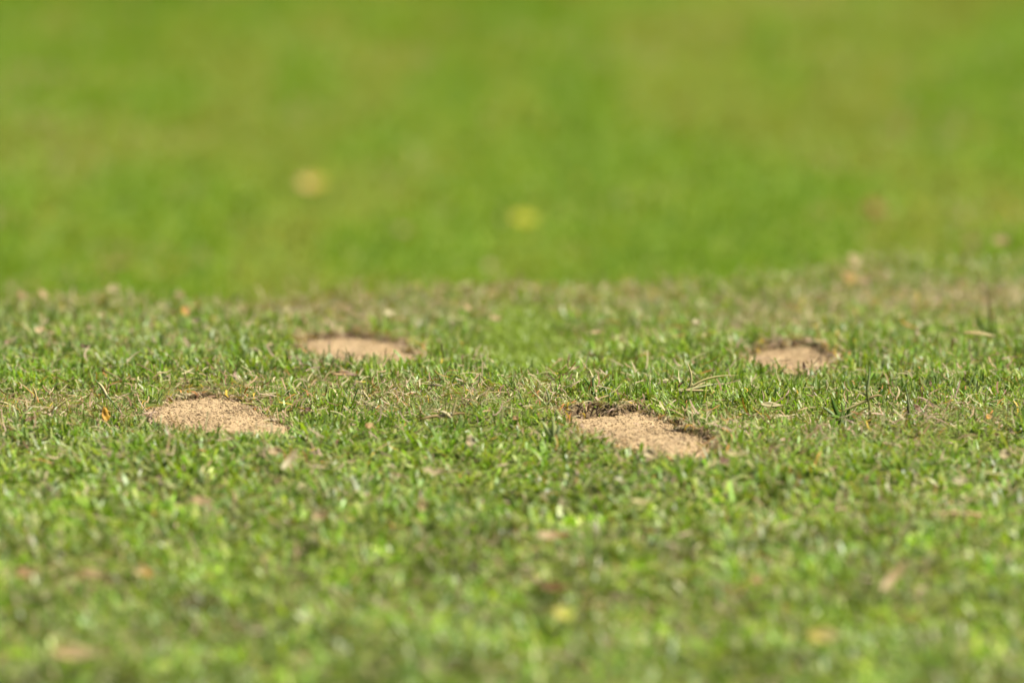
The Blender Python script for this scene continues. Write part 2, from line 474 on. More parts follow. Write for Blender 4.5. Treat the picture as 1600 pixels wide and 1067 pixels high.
# dead blades lying in the turf and curling over the rims of the hollows
thatch = Pile()
n = 66000
bx = rng.uniform(-0.52, 0.58, n); by = rng.uniform(-1.1, 1.45, n)
k = (by < crest_y(bx) + 0.02) & (min_q(bx, by) > 1.0) & (rng.random(n) < 0.06 + 1.35 * dryness(bx, by)) & (regrown(bx, by) < 0.4)
bx, by = bx[k], by[k]; n = len(bx)
dc = pick(DEADS, (5, 4, 2.2, 0.6, 2.2, 0.3), n) * rng.uniform(0.6, 1.2, n)[:, None]
lift = rng.uniform(0.002, 0.011, n)
thatch.put(*blades(np.stack([bx, by, height(bx, by) + lift], 1), rng.uniform(0.006, 0.020, n), rng.uniform(0.0006, 0.0017, n),
                   rng.uniform(0, 6.28, n), rng.normal(0.1, 0.35, n), rng.normal(0.3, 0.8, n), rng.normal(0, .7, n), dc * 0.9, dc, 4,
                   rng.random(n) < 0.6, rng.normal(0, 1.2, n)))
for h in HOLLOW.values():
    n = 560
    a = rng.uniform(0, 2 * math.pi, n)
    w = 0.30 + 0.70 * sstep(-0.35, 0.35, np.sin(a) + 0.55 * np.cos(a))
    a = a[rng.random(n) < w]; n = len(a)
    kk = rng.normal(1.015, 0.035, n)
    x, y = h.point(a, kk)
    z = height(x, y) + rng.uniform(0.0, 0.006, n)
    dc = pick(DEADS, (5, 4, 1.8, 0.9, 2.4, 0.6), n) * rng.uniform(0.7, 1.4, n)[:, None]
    inward = np.arctan2((h.c[1] - y) / h.sy ** 1.2, h.c[0] - x)
    thatch.put(*blades(np.stack([x, y, z], 1), rng.uniform(0.005, 0.015, n), rng.uniform(0.0007, 0.0022, n),
                       inward + rng.normal(0, 1.1, n), rng.uniform(-0.1, 1.3, n), rng.uniform(0.3, 3.2, n), rng.normal(0, .6, n), dc * 0.8, dc, 5,
                       rng.random(n) < 0.5, rng.normal(0, 1.3, n)))
add('thatch', thatch.mesh('thatch', M_DEAD), kind='stuff', category='dead grass',
    label='dry tan and brown dead blades lying among the green turf')

# the smooth lawn beyond the edge
lawn = Pile()
def sow_lawn(x0, x1, y0, y1, dens, wid, lng):
    n = int((x1 - x0) * (y1 - y0) * dens)
    bx = rng.uniform(x0, x1, n); by = rng.uniform(y0, y1, n)
    k = by > crest_y(bx) - 0.22 * rng.random(n)
    bx, by = bx[k], by[k]; n = len(bx)
    hue = (noise(bx, by * 0.22, 0.08, 61) * 0.55 + noise(bx, by * 0.22, 0.22, 62) * 0.45)
    c = pick(np.stack([G_FRESH, G_LIME, G_FRESH * 0.7 + G_LIME * 0.3, G_PALE]) * 0.86, (4, 3.5, 4, 0.6), n) * np.array([1.06, 0.99, 1.2])
    k1 = sstep(0.5, 0.72, hue)[:, None]; k0 = (1 - sstep(0.28, 0.5, hue))[:, None]
    c = c * (1 - 0.65 * k1) + np.array([0.195, 0.175, 0.040]) * 0.65 * k1
    c = c * (1 - 0.4 * k0) + np.array([0.075, 0.135, 0.012]) * 0.4 * k0
    c = c * rng.uniform(0.8, 1.2, n)[:, None]
    dead = rng.random(n) < 0.015 + 0.20 * sstep(0.60, 0.82, noise(bx, by * 0.7, 0.12, 63))
    c = np.where(dead[:, None], pick(DEADS, (4, 3, 1, .3, 2, 1), n), c)
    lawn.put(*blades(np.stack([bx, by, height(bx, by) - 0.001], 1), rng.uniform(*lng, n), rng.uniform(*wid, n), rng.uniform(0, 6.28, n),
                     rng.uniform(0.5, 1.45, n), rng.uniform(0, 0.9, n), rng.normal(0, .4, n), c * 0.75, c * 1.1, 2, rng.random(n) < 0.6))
sow_lawn(-0.70, 0.82, 0.6, 4.3, 18500, (0.0022, 0.0042), (0.008, 0.015))
sow_lawn(-2.2, -0.70, 0.6, 4.8, 4000, (0.005, 0.008), (0.010, 0.02))
sow_lawn(0.82, 2.4, 0.6, 4.8, 4000, (0.005, 0.008), (0.010, 0.02))
sow_lawn(-0.70, 0.82, 4.3, 7.0, 4000, (0.005, 0.008), (0.010, 0.02))
add('lawn_grass', lawn.mesh('lawn_grass', M_LAWN), kind='stuff', category='grass',
    label='smooth bright green mown lawn beyond the edge of the rough turf')

# ------------------------------------------------------------------ sand filling the four hollows
_oct = np.array([[1, 0, 0], [0, 1, 0], [-1, 0, 0], [0, -1, 0], [0, 0, 1], [0, 0, -1]], float)
_octf = np.array([[0, 1, 4], [1, 2, 4], [2, 3, 4], [3, 0, 4], [1, 0, 5], [2, 1, 5], [3, 2, 5], [0, 3, 5]])
def sand_z(h, x, y):
    q = h.q(x, y)
    z = -0.0020 - 0.0025 * q ** 3 + (noise(x, y, 0.030, 71) - 0.5) * 0.0030 + (noise(x, y, 0.010, 72) - 0.5) * 0.0016
    z = z + np.abs(noise(x, y, 0.0040, 73) - 0.5) * 0.0022 + (noise(x, y, 0.0020, 74) - 0.5) * 0.0012
    return z + fall(y) - 0.006 * sstep(1.02, 1.16, q)
SAND_LABELS = {
    'near_left': 'sand patch beside the small orange leaf, nearer of the two on the left',
    'near_right': 'largest sand patch, nearest the viewer, with a dark ragged back rim',
    'far_left': 'blurred sand patch left of the smooth green plug, behind a brown curled leaf',
    'far_right': 'smallest sand patch, far right one half hidden behind broad grass blades',
}
for key, h in HOLLOW.items():
    NA, NR = 200, 76
    aa = np.linspace(0, 2 * math.pi, NA, endpoint=False) - math.pi
    kk = np.linspace(0, 1, NR + 1)[1:] ** 0.85 * 1.16
    A, K = np.meshgrid(aa, kk)
    X, Y = h.point(A, K)
    Z = sand_z(h, X, Y)
    V = np.concatenate([np.stack([X, Y, Z], -1).reshape(-1, 3), [[h.c[0], h.c[1], float(sand_z(h, np.array(h.c[0]), np.array(h.c[1])))]]])
    I = np.arange(NA * NR).reshape(NR, NA)
    J = np.roll(I, -1, 1)
    Q = np.stack([I[:-1], I[1:], J[1:], J[:-1]], -1).reshape(-1, 4)
    T = np.stack([np.full(NA, NA * NR), I[0], J[0]], -1)
    org = np.array([h.c[0], h.c[1], float(fall(h.c[1])) - 0.02])
    root = add('sand_patch', mesh_from('sand_patch', V - org, T, None, M_SAND, True, Q), loc=org,
               label=SAND_LABELS[key], category='sand', group='sand filled hollows in the turf')
    n = 5600                                     # crumbs and grains
    a = rng.uniform(-math.pi, math.pi, n); k = np.sqrt(rng.random(n)) * 1.14
    x, y = h.point(a, k)
    s = 0.0003 + 0.0008 * rng.random(n) ** 4.0
    pos = np.stack([x, y, np.maximum(sand_z(h, x, y), height(x, y)) + s * 0.3], 1) - org
    sh = np.stack([rng.uniform(0.7, 1.9, n), rng.uniform(0.7, 1.5, n), rng.uniform(0.45, 0.9, n)], 1) * s[:, None]
    ang = rng.uniform(0, 6.28, n)
    P = _oct[None] * (1 + rng.uniform(-0.3, 0.3, (n, 6, 1))) * sh[:, None, :]
    ca, sa = np.cos(ang)[:, None], np.sin(ang)[:, None]
    P = np.stack([P[..., 0] * ca - P[..., 1] * sa, P[..., 0] * sa + P[..., 1] * ca, P[..., 2] + P[..., 0] * rng.normal(0, .3, n)[:, None]], -1) + pos[:, None]
    F = (_octf[None] + (np.arange(n) * 6)[:, None, None]).reshape(-1, 3)
    add('sand_crumbs', mesh_from('sand_crumbs', P.reshape(-1, 3), F, None, M_CRUMB, False), root, kind='stuff')
    n = 340                                      # broken root fibres on the sand
    a = rng.uniform(-math.pi, math.pi, n); k = np.sqrt(rng.random(n))
    x, y = h.point(a, k)
    dc = pick(DEADS, (3, 4, 6, .4, 2, .1), n) * rng.uniform(0.6, 1.2, n)[:, None]
    Vb, Qb, Cb = blades(np.stack([x, y, sand_z(h, x, y) + 0.0008], 1) - org, rng.uniform(0.002, 0.008, n), rng.uniform(0.0003, 0.0008, n), rng.uniform(0, 6.28, n),
                        rng.uniform(0, 0.6, n), rng.uniform(0.2, 1.4, n), rng.normal(0, .5, n), dc, dc, 4, rng.random(n) < 0.5, rng.normal(0, 1.2, n))
    add('root_fibres', mesh_from('root_fibres', Vb, None, Cb, M_DEAD, True, Qb), root, kind='stuff')


# ------------------------------------------------------------------ fallen leaves and scraps
C_ = dict(pink=(0.44, 0.31, 0.21), pale=(0.46, 0.36, 0.25), cream=(0.46, 0.38, 0.23), tan=(0.40, 0.26, 0.14), orange=(0.55, 0.25, 0.02), rust=(0.26, 0.13, 0.05),
          brown=(0.15, 0.08, 0.04), plum=(0.16, 0.075, 0.06), yellow=(0.40, 0.31, 0.04), lime=(0.25, 0.30, 0.02), gold=(0.42, 0.24, 0.02), straw=(0.46, 0.37, 0.20),
          grey=(0.20, 0.24, 0.12), dark=(0.055, 0.108, 0.010), white=(0.5, 0.42, 0.32), green=(0.10, 0.17, 0.02), palegreen=(0.30, 0.33, 0.12))

for _k in C_:
    if _k not in ('dark', 'green', 'palegreen', 'lime', 'grey'): C_[_k] = (0.78 * C_[_k][0], 0.82 * C_[_k][1], 0.60 * C_[_k][2])

C_.update(leaftan=(0.50, 0.30, 0.13), leafgold=(0.50, 0.40, 0.02), leaflime=(0.38, 0.42, 0.03), leafrust=(0.16, 0.062, 0.001))

def rot(yaw, roll, pitch):
    cz, sz = math.cos(yaw), math.sin(yaw); cx, sx = math.cos(roll), math.sin(roll); cy, sy = math.cos(pitch), math.sin(pitch)
    Rx = np.array([[1, 0, 0], [0, cx, -sx], [0, sx, cx]]); Ry = np.array([[cy, 0, -sy], [0, 1, 0], [sy, 0, cy]]); Rz = np.array([[cz, -sz, 0], [sz, cz, 0], [0, 0, 1]])
    return Rz @ Rx @ Ry

def tube(path, wid, thick, col, mat, flat_dir=None):
    """tapered strip of diamond section along a polyline"""
    path = np.asarray(path, float); n = len(path)
    T = np.gradient(path, axis=0); T /= np.linalg.norm(T, axis=1)[:, None] + 1e-9
    ref = np.array([0.25, -0.9, 0.35]) if flat_dir is None else np.asarray(flat_dir, float)
    S = np.cross(T, ref); S /= np.linalg.norm(S, axis=1)[:, None] + 1e-9
    Nn = np.cross(S, T)
    w = np.asarray(wid)[:, None] / 2; t = np.asarray(thick)[:, None] / 2
    V = np.stack([path + S * w, path + Nn * t, path - S * w, path - Nn * t * 0.4], 1).reshape(-1, 3)
    Q = []
    for i in range(n - 1):
        for k in range(4):
            a = i * 4 + k; b = i * 4 + (k + 1) % 4
            Q.append((a, b, b + 4, a + 4))
    Q.append((3, 2, 1, 0)); e = (n - 1) * 4; Q.append((e, e + 1, e + 2, e + 3))
    col = np.asarray(col, float)
    C = np.repeat(col[None] if col.ndim == 1 else col, n * 4 if col.ndim == 1 else 4, 0)
    return mesh_from('strip', V, None, C, mat, True, np.array(Q))

def leaf_mesh(L, W, curl, fold, jag, c1, c2, seed):
    r = np.random.default_rng(seed)
    NU, NV = 11, 7
    V = []; C = []
    ju = r.uniform(-1, 1, (NU, 2)) * jag
    for i in range(NU):
        t = i / (NU - 1)
        prof = (math.sin(math.pi * min(1, 0.06 + t * 0.92)) ** 0.75) * (1.12 - 0.35 * t)
        for j in range(NV):
            s = j / (NV - 1) * 2 - 1
            w = W / 2 * prof * s * (1 + ju[i, 0 if s < 0 else 1] * abs(s))
            x = (t - 0.5) * L
            z = abs(s) * W / 2 * prof * fold + curl * L * ((t - 0.45) ** 2) * 1.4 + 0.05 * W * math.sin(t * 9 + s * 3 + seed)
            V.append((x, w, z))
            k = min(1, max(0, t * 1.2 - 0.1 + 0.2 * r.standard_normal()))
            C.append((np.array(c1) * (1 - k) + np.array(c2) * k) * (0.9 + 0.2 * r.random()))
    n = NU * NV
    V = np.array(V); C = np.array(C)
    th = 0.0004
    V2 = np.concatenate([V, V - np.array([0, 0, th])]); C2 = np.concatenate([C, C * 0.95])
    Q = []
    g = np.arange(n).reshape(NU, NV)
    for i in range(NU - 1):
        for j in range(NV - 1):
            a, b, c, d = g[i, j], g[i + 1, j], g[i + 1, j + 1], g[i, j + 1]
            Q.append((a, b, c, d)); Q.append((a + n, d + n, c + n, b + n))
    ring = list(g[:, 0]) + list(g[-1, 1:]) + list(g[::-1, -1][1:]) + list(g[0, ::-1][1:-1])
    for k in range(len(ring)):
        a, b = ring[k], ring[(k + 1) % len(ring)]
        Q.append((b, a, a + n, b + n))
    return V2, C2, np.array(Q)

_seed = [100]
def fallen_leaf(name, u, v, lpx, wpx, yaw, roll, pitch, c1, c2, label, cat='leaf', curl=0.25, fold=0.3, jag=0.16, lift=0.009, stem=False, group=None, spin=0):
    _seed[0] += 1
    p = ground_point(u, v)
    mm = np.linalg.norm(p - CAM) * PX
    if v > 690: lpx, wpx, lift = lpx * 1.1, wpx * 1.05, lift + 0.003
    if 425 < v < 545: lift += 0.004
    roll *= 0.8
    L, W = lpx * mm, wpx * mm
    if name == 'leaf_scrap':
        jag, fold, curl = 0.38, 0.55, 0.5
        if v < 690: L, W = L * 0.8, W * 0.72
    M = rot(R(yaw), R(roll), R(pitch)) @ rot(R(spin), 0, 0)
    V, C, Q = leaf_mesh(L, W, curl, fold, jag, C_[c1], C_[c2], _seed[0])
    V = V @ M.T
    base = np.array([p[0], p[1], float(height(p[0], p[1]))])
    off = np.array([0, 0, lift - 0.25 * V[:, 2].min()])
    o = add(name, mesh_from(name, V + off, None, C, M_LEAF, True, Q), loc=base, label=label, category=cat)
    if group: o['group'] = group
    if stem:
        a = np.array([-0.5 * L, 0, curl * L * 0.28]); b = a + np.array([-0.35 * L, 0.06 * L, 0.05 * L])
        pth = np.stack([(a * (1 - k) + b * k + np.array([0, 0, -0.03 * L * math.sin(k * 3.1)])) @ M.T + off for k in np.linspace(0, 1, 5)])
        add('stem', tube(pth, np.full(5, W * 0.05 + 0.0004), np.full(5, W * 0.05 + 0.0004), C_['brown'], M_DEAD), o)
    return o

SCRAPS = 'small pale scraps of dry leaf in the turf'
# name, u, v, length, width (px), yaw, roll, pitch, colours, label, options
for a in [
    # on the lawn beyond
    ('fallen_leaf', 488, 290, 42, 22, 10, 62, 8, 'leaftan', 'leafgold', 'tan leaf turning yellow at one end, on the lawn far behind', dict(stem=True)),
    ('fallen_leaf', 822, 345, 44, 18, -14, 62, -8, 'leafgold', 'leaflime', 'yellow green oval leaf on the lawn straight behind the smooth plug', dict(stem=True)),
    ('fallen_leaf', 1365, 330, 32, 32, 70, 66, 20, 'leafrust', 'leafrust', 'small orange brown leaf on the lawn at the far right', {}),
    ('leaf_scrap', 632, 362, 34, 12, 0, 40, 0, 'pink', 'tan', 'faint pinkish scrap on the lawn between the tan and yellow green leaves', {}),
    ('leaf_scrap', 188, 415, 46, 12, 8, 35, 0, 'rust', 'tan', 'faint rust brown scrap on the lawn at the left, above the pale pink scrap', {}),
    ('leaf_scrap', 1350, 376, 14, 12, 20, 50, 0, 'rust', 'pink', 'tiny rust red scrap on the lawn below the orange brown leaf', {}),
    # along the edge of the turf
    ('leaf_scrap', 178, 470, 26, 18, 15, 60, 0, 'pink', 'pale', 'pale pink scrap standing out on the edge of the turf at the left', dict(lift=.013)),
    ('leaf_scrap', 20, 466, 20, 18, 0, 60, 0, 'pale', 'pink', 'whitish scrap by the left end of the turf edge', dict(lift=.012)),
    ('leaf_scrap', 34, 478, 20, 18, 30, 60, 0, 'rust', 'pink', 'dull red scrap touching the whitish one at the left end of the turf edge', dict(lift=.012)),
    ('leaf_scrap', 66, 478, 22, 26, 60, 60, 0, 'tan', 'pink', 'upright dusty pink scrap right of the dull red one', dict(lift=.012)),
    ('fallen_leaf', 289, 503, 22, 17, 80, 60, 20, 'gold', 'rust', 'orange brown leaf just behind the small pink scrap', dict(lift=.012)),
    ('leaf_scrap', 308, 518, 20, 15, -40, 60, 0, 'pink', 'white', 'small bright pink scrap in front of the orange brown leaf', dict(lift=.012)),
    ('leaf_scrap', 160, 509, 18, 14, 0, 60, 0, 'cream', 'palegreen', 'cream green scrap below the pale pink one', dict(lift=.012)),
    ('leaf_scrap', 60, 533, 26, 16, 60, 60, 10, 'pale', 'tan', 'upright pale tan scrap in green blades at the left', dict(lift=.012)),
    ('leaf_scrap', 282, 476, 20, 14, 0, 60, 0, 'pink', 'tan', 'faded pink scrap above the orange brown leaf', dict(lift=.012)),
    ('leaf_scrap', 453, 462, 18, 20, 80, 60, 0, 'pale', 'tan', 'pale tan scrap on the turf edge above the far left sand patch', dict(lift=.013)),
    ('leaf_scrap', 451, 500, 20, 14, 0, 55, 0, 'cream', 'pale', 'cream scrap just behind the left end of the far left sand patch', dict(lift=.012)),
    ('leaf_scrap', 609, 506, 26, 15, 30, 55, 0, 'white', 'cream', 'white cream scrap behind the right end of the far left sand patch', dict(lift=.012)),
    ('leaf_scrap', 767, 432, 26, 16, 20, 55, 0, 'pink', 'tan', 'dusty pink scrap on the turf edge behind the smooth plug', dict(lift=.013)),
    ('leaf_scrap', 730, 498, 20, 16, 60, 55, 0, 'pink', 'tan', 'pinkish scrap at the left of the smooth plug', dict(lift=.012)),
    ('leaf_scrap', 775, 499, 22, 12, 20, 55, 0, 'pink', 'tan', 'pinkish scrap at the back of the smooth plug', dict(lift=.010)),
    ('leaf_scrap', 932, 537, 26, 9, 10, 50, 0, 'pink', 'tan', 'salmon scrap right of the smooth plug', dict(lift=.013)),
    ('leaf_scrap', 897, 586, 24, 7, 12, 50, 8, 'pale', 'pink', 'pale flat scrap at the front right corner of the smooth plug', dict(lift=.013)),
    ('leaf_scrap', 1090, 521, 20, 12, 0, 55, 0, 'white', 'pink', 'whitish scrap left of the far right sand patch', dict(lift=.013)),
    ('fallen_leaf', 1334, 424, 22, 24, 60, 60, 15, 'tan', 'pale', 'pale curled leaf standing highest on the turf edge at the right', dict(lift=.016, curl=0.6)),
    ('fallen_leaf', 1326, 447, 26, 20, 40, 60, 0, 'brown', 'gold', 'dark brown leaf below the pale curled one', dict(lift=.010)),
    ('fallen_leaf', 1352, 455, 34, 10, 35, 55, 10, 'tan', 'brown', 'long tan brown leaf beside the dark brown one', dict(lift=.013, curl=.5)),
    ('fallen_leaf', 1566, 398, 30, 16, 10, 50, 5, 'tan', 'brown', 'broad tan leaf at the right end of the turf edge', dict(lift=.020)),
    ('fallen_leaf', 1522, 398, 26, 20, -10, 55, 0, 'tan', 'brown', 'brown tan leaf left of the broad one at the right end of the turf edge', dict(lift=.018)),
    ('leaf_scrap', 1434, 540, 8, 22, 5, 60, 0, 'white', 'cream', 'small white upright scrap right of the far right sand patch', dict(lift=.014)),
    ('leaf_scrap', 1301, 556, 12, 8, 0, 60, 0, 'orange', 'rust', 'tiny orange scrap on the right rim of the far right sand patch', dict(lift=.010)),
    ('leaf_scrap', 1256, 578, 6, 18, 10, 70, 0, 'brown', 'plum', 'small dark brown scrap at the front of the far right sand patch', dict(lift=.010)),
    ('dry_leaf', 1530, 545, 52, 7, -8, 40, -6, 'tan', 'straw', 'long straw coloured dry leaf lying on top of green blades at the right', dict(lift=.020, curl=-.12, stem=True)),
    # the sharp strip
    ('fallen_leaf', 166, 654, 14, 26, 10, 75, 0, 'orange', 'gold', 'small bright orange leaf standing upright in the turf', dict(lift=.009, jag=.3)),
    ('leaf_scrap', 158, 650, 5, 20, -10, 75, 0, 'cream', 'white', 'thin cream sliver touching the bright orange leaf', dict(lift=.010)),
    ('leaf_scrap', 48, 658, 26, 9, 40, 60, 20, 'plum', 'rust', 'dull purple brown scrap in front of the dry band at the left', dict(lift=.009)),
    ('leaf_scrap', 12, 547, 16, 8, 25, 60, 10, 'plum', 'pink', 'dull red scrap at the very left, level with the far sand patches', dict(lift=.014)),
    ('leaf_scrap', 133, 554, 18, 9, -25, 60, -10, 'plum', 'brown', 'dark plum scrap between the dull red one and the far left sand patch', dict(lift=.014)),
    ('fallen_leaf', 538, 593, 40, 10, -4, 50, -4, 'tan', 'plum', 'reddish brown curled leaf in front of the far left sand patch', dict(lift=.012, curl=-.2, jag=.3)),
    ('dry_leaf', 1206, 638, 36, 9, -6, 60, -4, 'cream', 'pale', 'cream dry leaf lying right of the back rim of the largest sand patch', dict(lift=.010, curl=.06)),
    ('leaf_scrap', 482, 641, 14, 10, 30, 60, 20, 'plum', 'brown', 'dark brown scrap right of the near left sand patch', dict(lift=.008)),
    ('leaf_scrap', 868, 672, 14, 24, 80, 70, 0, 'brown', 'pale', 'dark stub with a pale base at the left rim of the largest sand patch', dict(lift=.007)),
    ('leaf_scrap', 806, 655, 12, 12, 0, 60, 0, 'rust', 'tan', 'rust coloured scrap left of the dark stub', dict(lift=.008)),
    ('leaf_scrap', 1432, 640, 20, 20, 60, 60, 0, 'plum', 'brown', 'purple brown scrap at the foot of the thin grey blade', dict(lift=.008)),
    ('leaf_scrap', 1545, 655, 14, 12, 30, 60, 0, 'orange', 'tan', 'small orange tan scrap in the dry band at the right', dict(lift=.009)),
    ('leaf_scrap', 1558, 682, 12, 8, -30, 60, 0, 'rust', 'brown', 'rust brown scrap below the small orange tan one', dict(lift=.009)),
    # nearer the viewer
    ('leaf_scrap', 575, 672, 26, 16, 60, 60, 0, 'rust', 'tan', 'rust brown scrap between the two near sand patches', dict(lift=.010)),
    ('leaf_scrap', 736, 709, 14, 18, 0, 65, 0, 'pink', 'white', 'pale pink scrap left of the front of the largest sand patch', dict(lift=.013)),
    ('dry_leaf', 452, 737, 40, 11, 0, 62, 0, 'white', 'pink', 'pale strip standing at a slant below the near left sand patch', dict(lift=.012, spin=58)),
    ('leaf_scrap', 431, 722, 20, 14, 0, 60, 0, 'pink', 'tan', 'pinkish scrap touching the slanting pale strip', dict(lift=.012)),
    ('fallen_leaf', 316, 804, 34, 15, -25, 55, -12, 'tan', 'pink', 'pinkish tan leaf left of the slanting strip, lower down', dict(lift=.014)),
    ('leaf_scrap', 502, 826, 26, 15, -20, 55, 0, 'pink', 'tan', 'dusty pink scrap right of the pinkish tan leaf', dict(lift=.013)),
    ('leaf_scrap', 680, 756, 34, 10, -15, 55, -10, 'pale', 'pink', 'pale pink scrap with one dark end near the middle', dict(lift=.013)),
    ('leaf_scrap', 661, 810, 12, 22, 0, 65, 0, 'tan', 'straw', 'upright tan scrap below the pale pink one with a dark end', dict(lift=.013)),
    ('fallen_leaf', 865, 856, 50, 16, 6, 50, 0, 'pink', 'rust', 'red brown leaf with a pink end, low in the middle', dict(lift=.013, jag=.3)),
    ('leaf_scrap', 1006, 806, 42, 8, 2, 45, 0, 'straw', 'cream', 'flat straw coloured scrap in front of the largest sand patch', dict(lift=.015)),
    ('leaf_scrap', 1015, 722, 18, 18, 0, 65, 0, 'pale', 'pink', 'pale scrap at the front edge of the largest sand patch', dict(lift=.010)),
    ('leaf_scrap', 1131, 736, 18, 14, 40, 60, 0, 'plum', 'brown', 'purple brown scrap right of the front of the largest sand patch', dict(lift=.012)),
    ('leaf_scrap', 1155, 730, 40, 9, -10, 50, 0, 'straw', 'cream', 'straw coloured scrap touching the purple brown one', dict(lift=.014)),
    ('leaf_scrap', 1502, 774, 26, 14, 0, 60, 0, 'white', 'pale', 'whitish scrap above the long pinkish twig', dict(lift=.015)),
    ('leaf_scrap', 1570, 729, 18, 16, 0, 60, 0, 'pale', 'pink', 'pale scrap above the whitish one at the far right', dict(lift=.013)),
    ('leaf_scrap', 1182, 924, 22, 14, 40, 55, 0, 'rust', 'tan', 'rust red scrap left of the slanting tan leaf in front', dict(lift=.012)),
    ('dry_leaf', 1396, 924, 60, 15, 0, 60, 0, 'pink', 'tan', 'slanting long tan leaf near the front at the right', dict(lift=.013, spin=52)),
    ('fallen_leaf', 1286, 1018, 44, 30, -10, 55, 0, 'yellow', 'straw', 'round pale yellow leaf at the front right', dict(lift=.014)),
    ('fallen_leaf', 118, 1044, 70, 24, -8, 55, 0, 'tan', 'pink', 'largest tan leaf at the front left corner', dict(lift=.014, stem=True)),
    ('fallen_leaf', 226, 916, 34, 16, -35, 55, -15, 'cream', 'orange', 'cream leaf with an orange end above the largest tan leaf', dict(lift=.014)),
    ('fallen_leaf', 148, 918, 40, 16, -30, 55, -12, 'tan', 'pink', 'pinkish tan leaf left of the cream leaf with an orange end', dict(lift=.014)),
    ('leaf_scrap', 44, 914, 34, 20, 10, 55, 0, 'rust', 'tan', 'rust brown scrap at the left, near the front', dict(lift=.012)),
    ('fallen_leaf', 882, 982, 34, 26, 20, 55, 0, 'yellow', 'lime', 'mustard yellow leaf at the front in the middle', dict(lift=.014)),
    ('fallen_leaf', 866, 930, 50, 18, -30, 50, 0, 'brown', 'rust', 'dull brown leaf behind the mustard yellow one', dict(lift=.010)),
    ('fallen_leaf', 340, 925, 40, 16, -25, 55, 0, 'lime', 'green', 'lime green leaf in front, right of the cream one', dict(lift=.014)),
]:
    nm, u, v, l, w, yaw, roll, pitch, c1, c2, lab, opt = a
    fallen_leaf(nm, u, v, l, w, yaw, roll, pitch, c1, c2, lab, cat={'fallen_leaf': 'leaf', 'dry_leaf': 'dry leaf', 'leaf_scrap': 'leaf scrap'}[nm], **opt)

# ------------------------------------------------------------------ stalks and broad blades that stand out
def spline(P, n):
    P = np.asarray(P, float)
    t = np.linspace(0, len(P) - 1, n)
    out = []
    for k in range(P.shape[1]):
        c = np.polyfit(np.arange(len(P)), P[:, k], min(3, len(P) - 1)); out.append(np.polyval(c, t))
    return np.stack(out, 1)

def plant(name, u, v, strips, label, cat, part='blade', mat=None):
    """strips: (path in px from the foot: right, up, back), start and end width px, colour at foot and tip"""
    p = ground_point(u, v)
    mm = np.linalg.norm(p - CAM) * PX
    base = np.array([p[0], p[1], float(height(p[0], p[1]))])
    root = add(name, None, loc=base, label=label, category=cat)
    for path, w0, w1, ca, cb in strips:
        if mat is None: path = [(x * 0.85, z * 0.78, y) for x, z, y in path]
        P = spline([(x * mm, y * mm, z * mm) for x, z, y in path], 9)
        k = np.linspace(0, 1, 9)
        w = (w0 * (1 - k) + w1 * k) * mm * np.where(k > 0.6, 1 - 0.85 * ((k - 0.6) / 0.4) ** 1.5, 1)
        c = np.array(C_[ca])[None] * (1 - k[:, None]) + np.array(C_[cb])[None] * k[:, None]
        me = tube(P, np.maximum(w, 0.0002), np.maximum(w * 0.22, 0.00015), c, mat or M_GRASS)
        add(part, me, root)
    return root

plant('grass_tuft', 1318, 648, [([(0, 0, 0), (-14, 30, 2), (-22, 56, 4)], 9, 7, 'dark', 'dark'), ([(0, 0, 0), (6, 20, -4), (14, 44, -8)], 8, 6, 'dark', 'green'),
      ([(0, 0, 0), (-22, 22, 8), (-40, 34, 14)], 7, 5, 'green', 'grey'), ([(2, 0, 0), (22, 22, 4), (52, 38, 2)], 6, 5, 'green', 'palegreen'),
      ([(0, 0, 0), (-10, 16, -8), (-26, 22, -18)], 8, 6, 'green', 'green'), ([(0, 0, 0), (16, 12, -6), (36, 12, -14)], 7, 5, 'dark', 'green'),
      ([(2, 0, 0), (0, 26, 4), (-4, 46, 10)], 7, 5, 'green', 'green'), ([(-6, 0, 2), (-16, 14, 4), (-34, 16, 6)], 6, 4, 'palegreen', 'grey'),
      ([(4, 0, -2), (12, 22, 0), (10, 40, 4)], 6, 4, 'green', 'palegreen'), ([(-2, 0, -4), (-6, 14, -10), (-4, 26, -18)], 6, 4, 'grey', 'green')],
      'tuft with one broad dark green blade in front of the far right sand patch', 'grass tuft')
plant('grass_stalk', 1358, 648, [([(0, 0, 0), (1, 40, 0), (-4, 70, 0), (-5, 122, 2)], 6, 4, 'straw', 'green'), ([(-4, 66, 0), (-1, 92, 1), (1, 118, 3)], 5, 3, 'palegreen', 'grey'),
      ([(-4, 60, 0), (-20, 68, 1), (-32, 72, 2)], 4, 2, 'straw', 'palegreen'), ([(0, 54, 0), (14, 60, 1), (24, 58, 2)], 4, 3, 'pink', 'tan'),
      ([(-2, 52, 0), (-26, 40, -2), (-52, 28, -6)], 5, 4, 'straw', 'cream')],
      'tall upright grass stalk with side straws right of the dark green tuft', 'grass stalk')
plant('grass_shoot', 1421, 644, [([(0, 0, 0), (-1, 30, 0), (-7, 72, 2)], 6, 3, 'brown', 'grey'), ([(0, 0, 0), (-2, 16, 0), (-4, 34, 0)], 10, 5, 'plum', 'brown')],
      'thin grey upright blade with a brown sheath at its foot', 'grass shoot')
plant('grass_sprout', 866, 676, [([(0, 0, 0), (-10, 22, 0), (-24, 44, 4)], 9, 7, 'palegreen', 'palegreen'), ([(0, 0, 0), (-1, 26, 0), (-3, 54, 2)], 11, 6, 'palegreen', 'palegreen'),
      ([(0, 0, 0), (6, 20, 0), (10, 36, 2)], 7, 5, 'palegreen', 'grey')],
      'pale green sprout of three wide blades left of the largest sand patch', 'grass sprout')
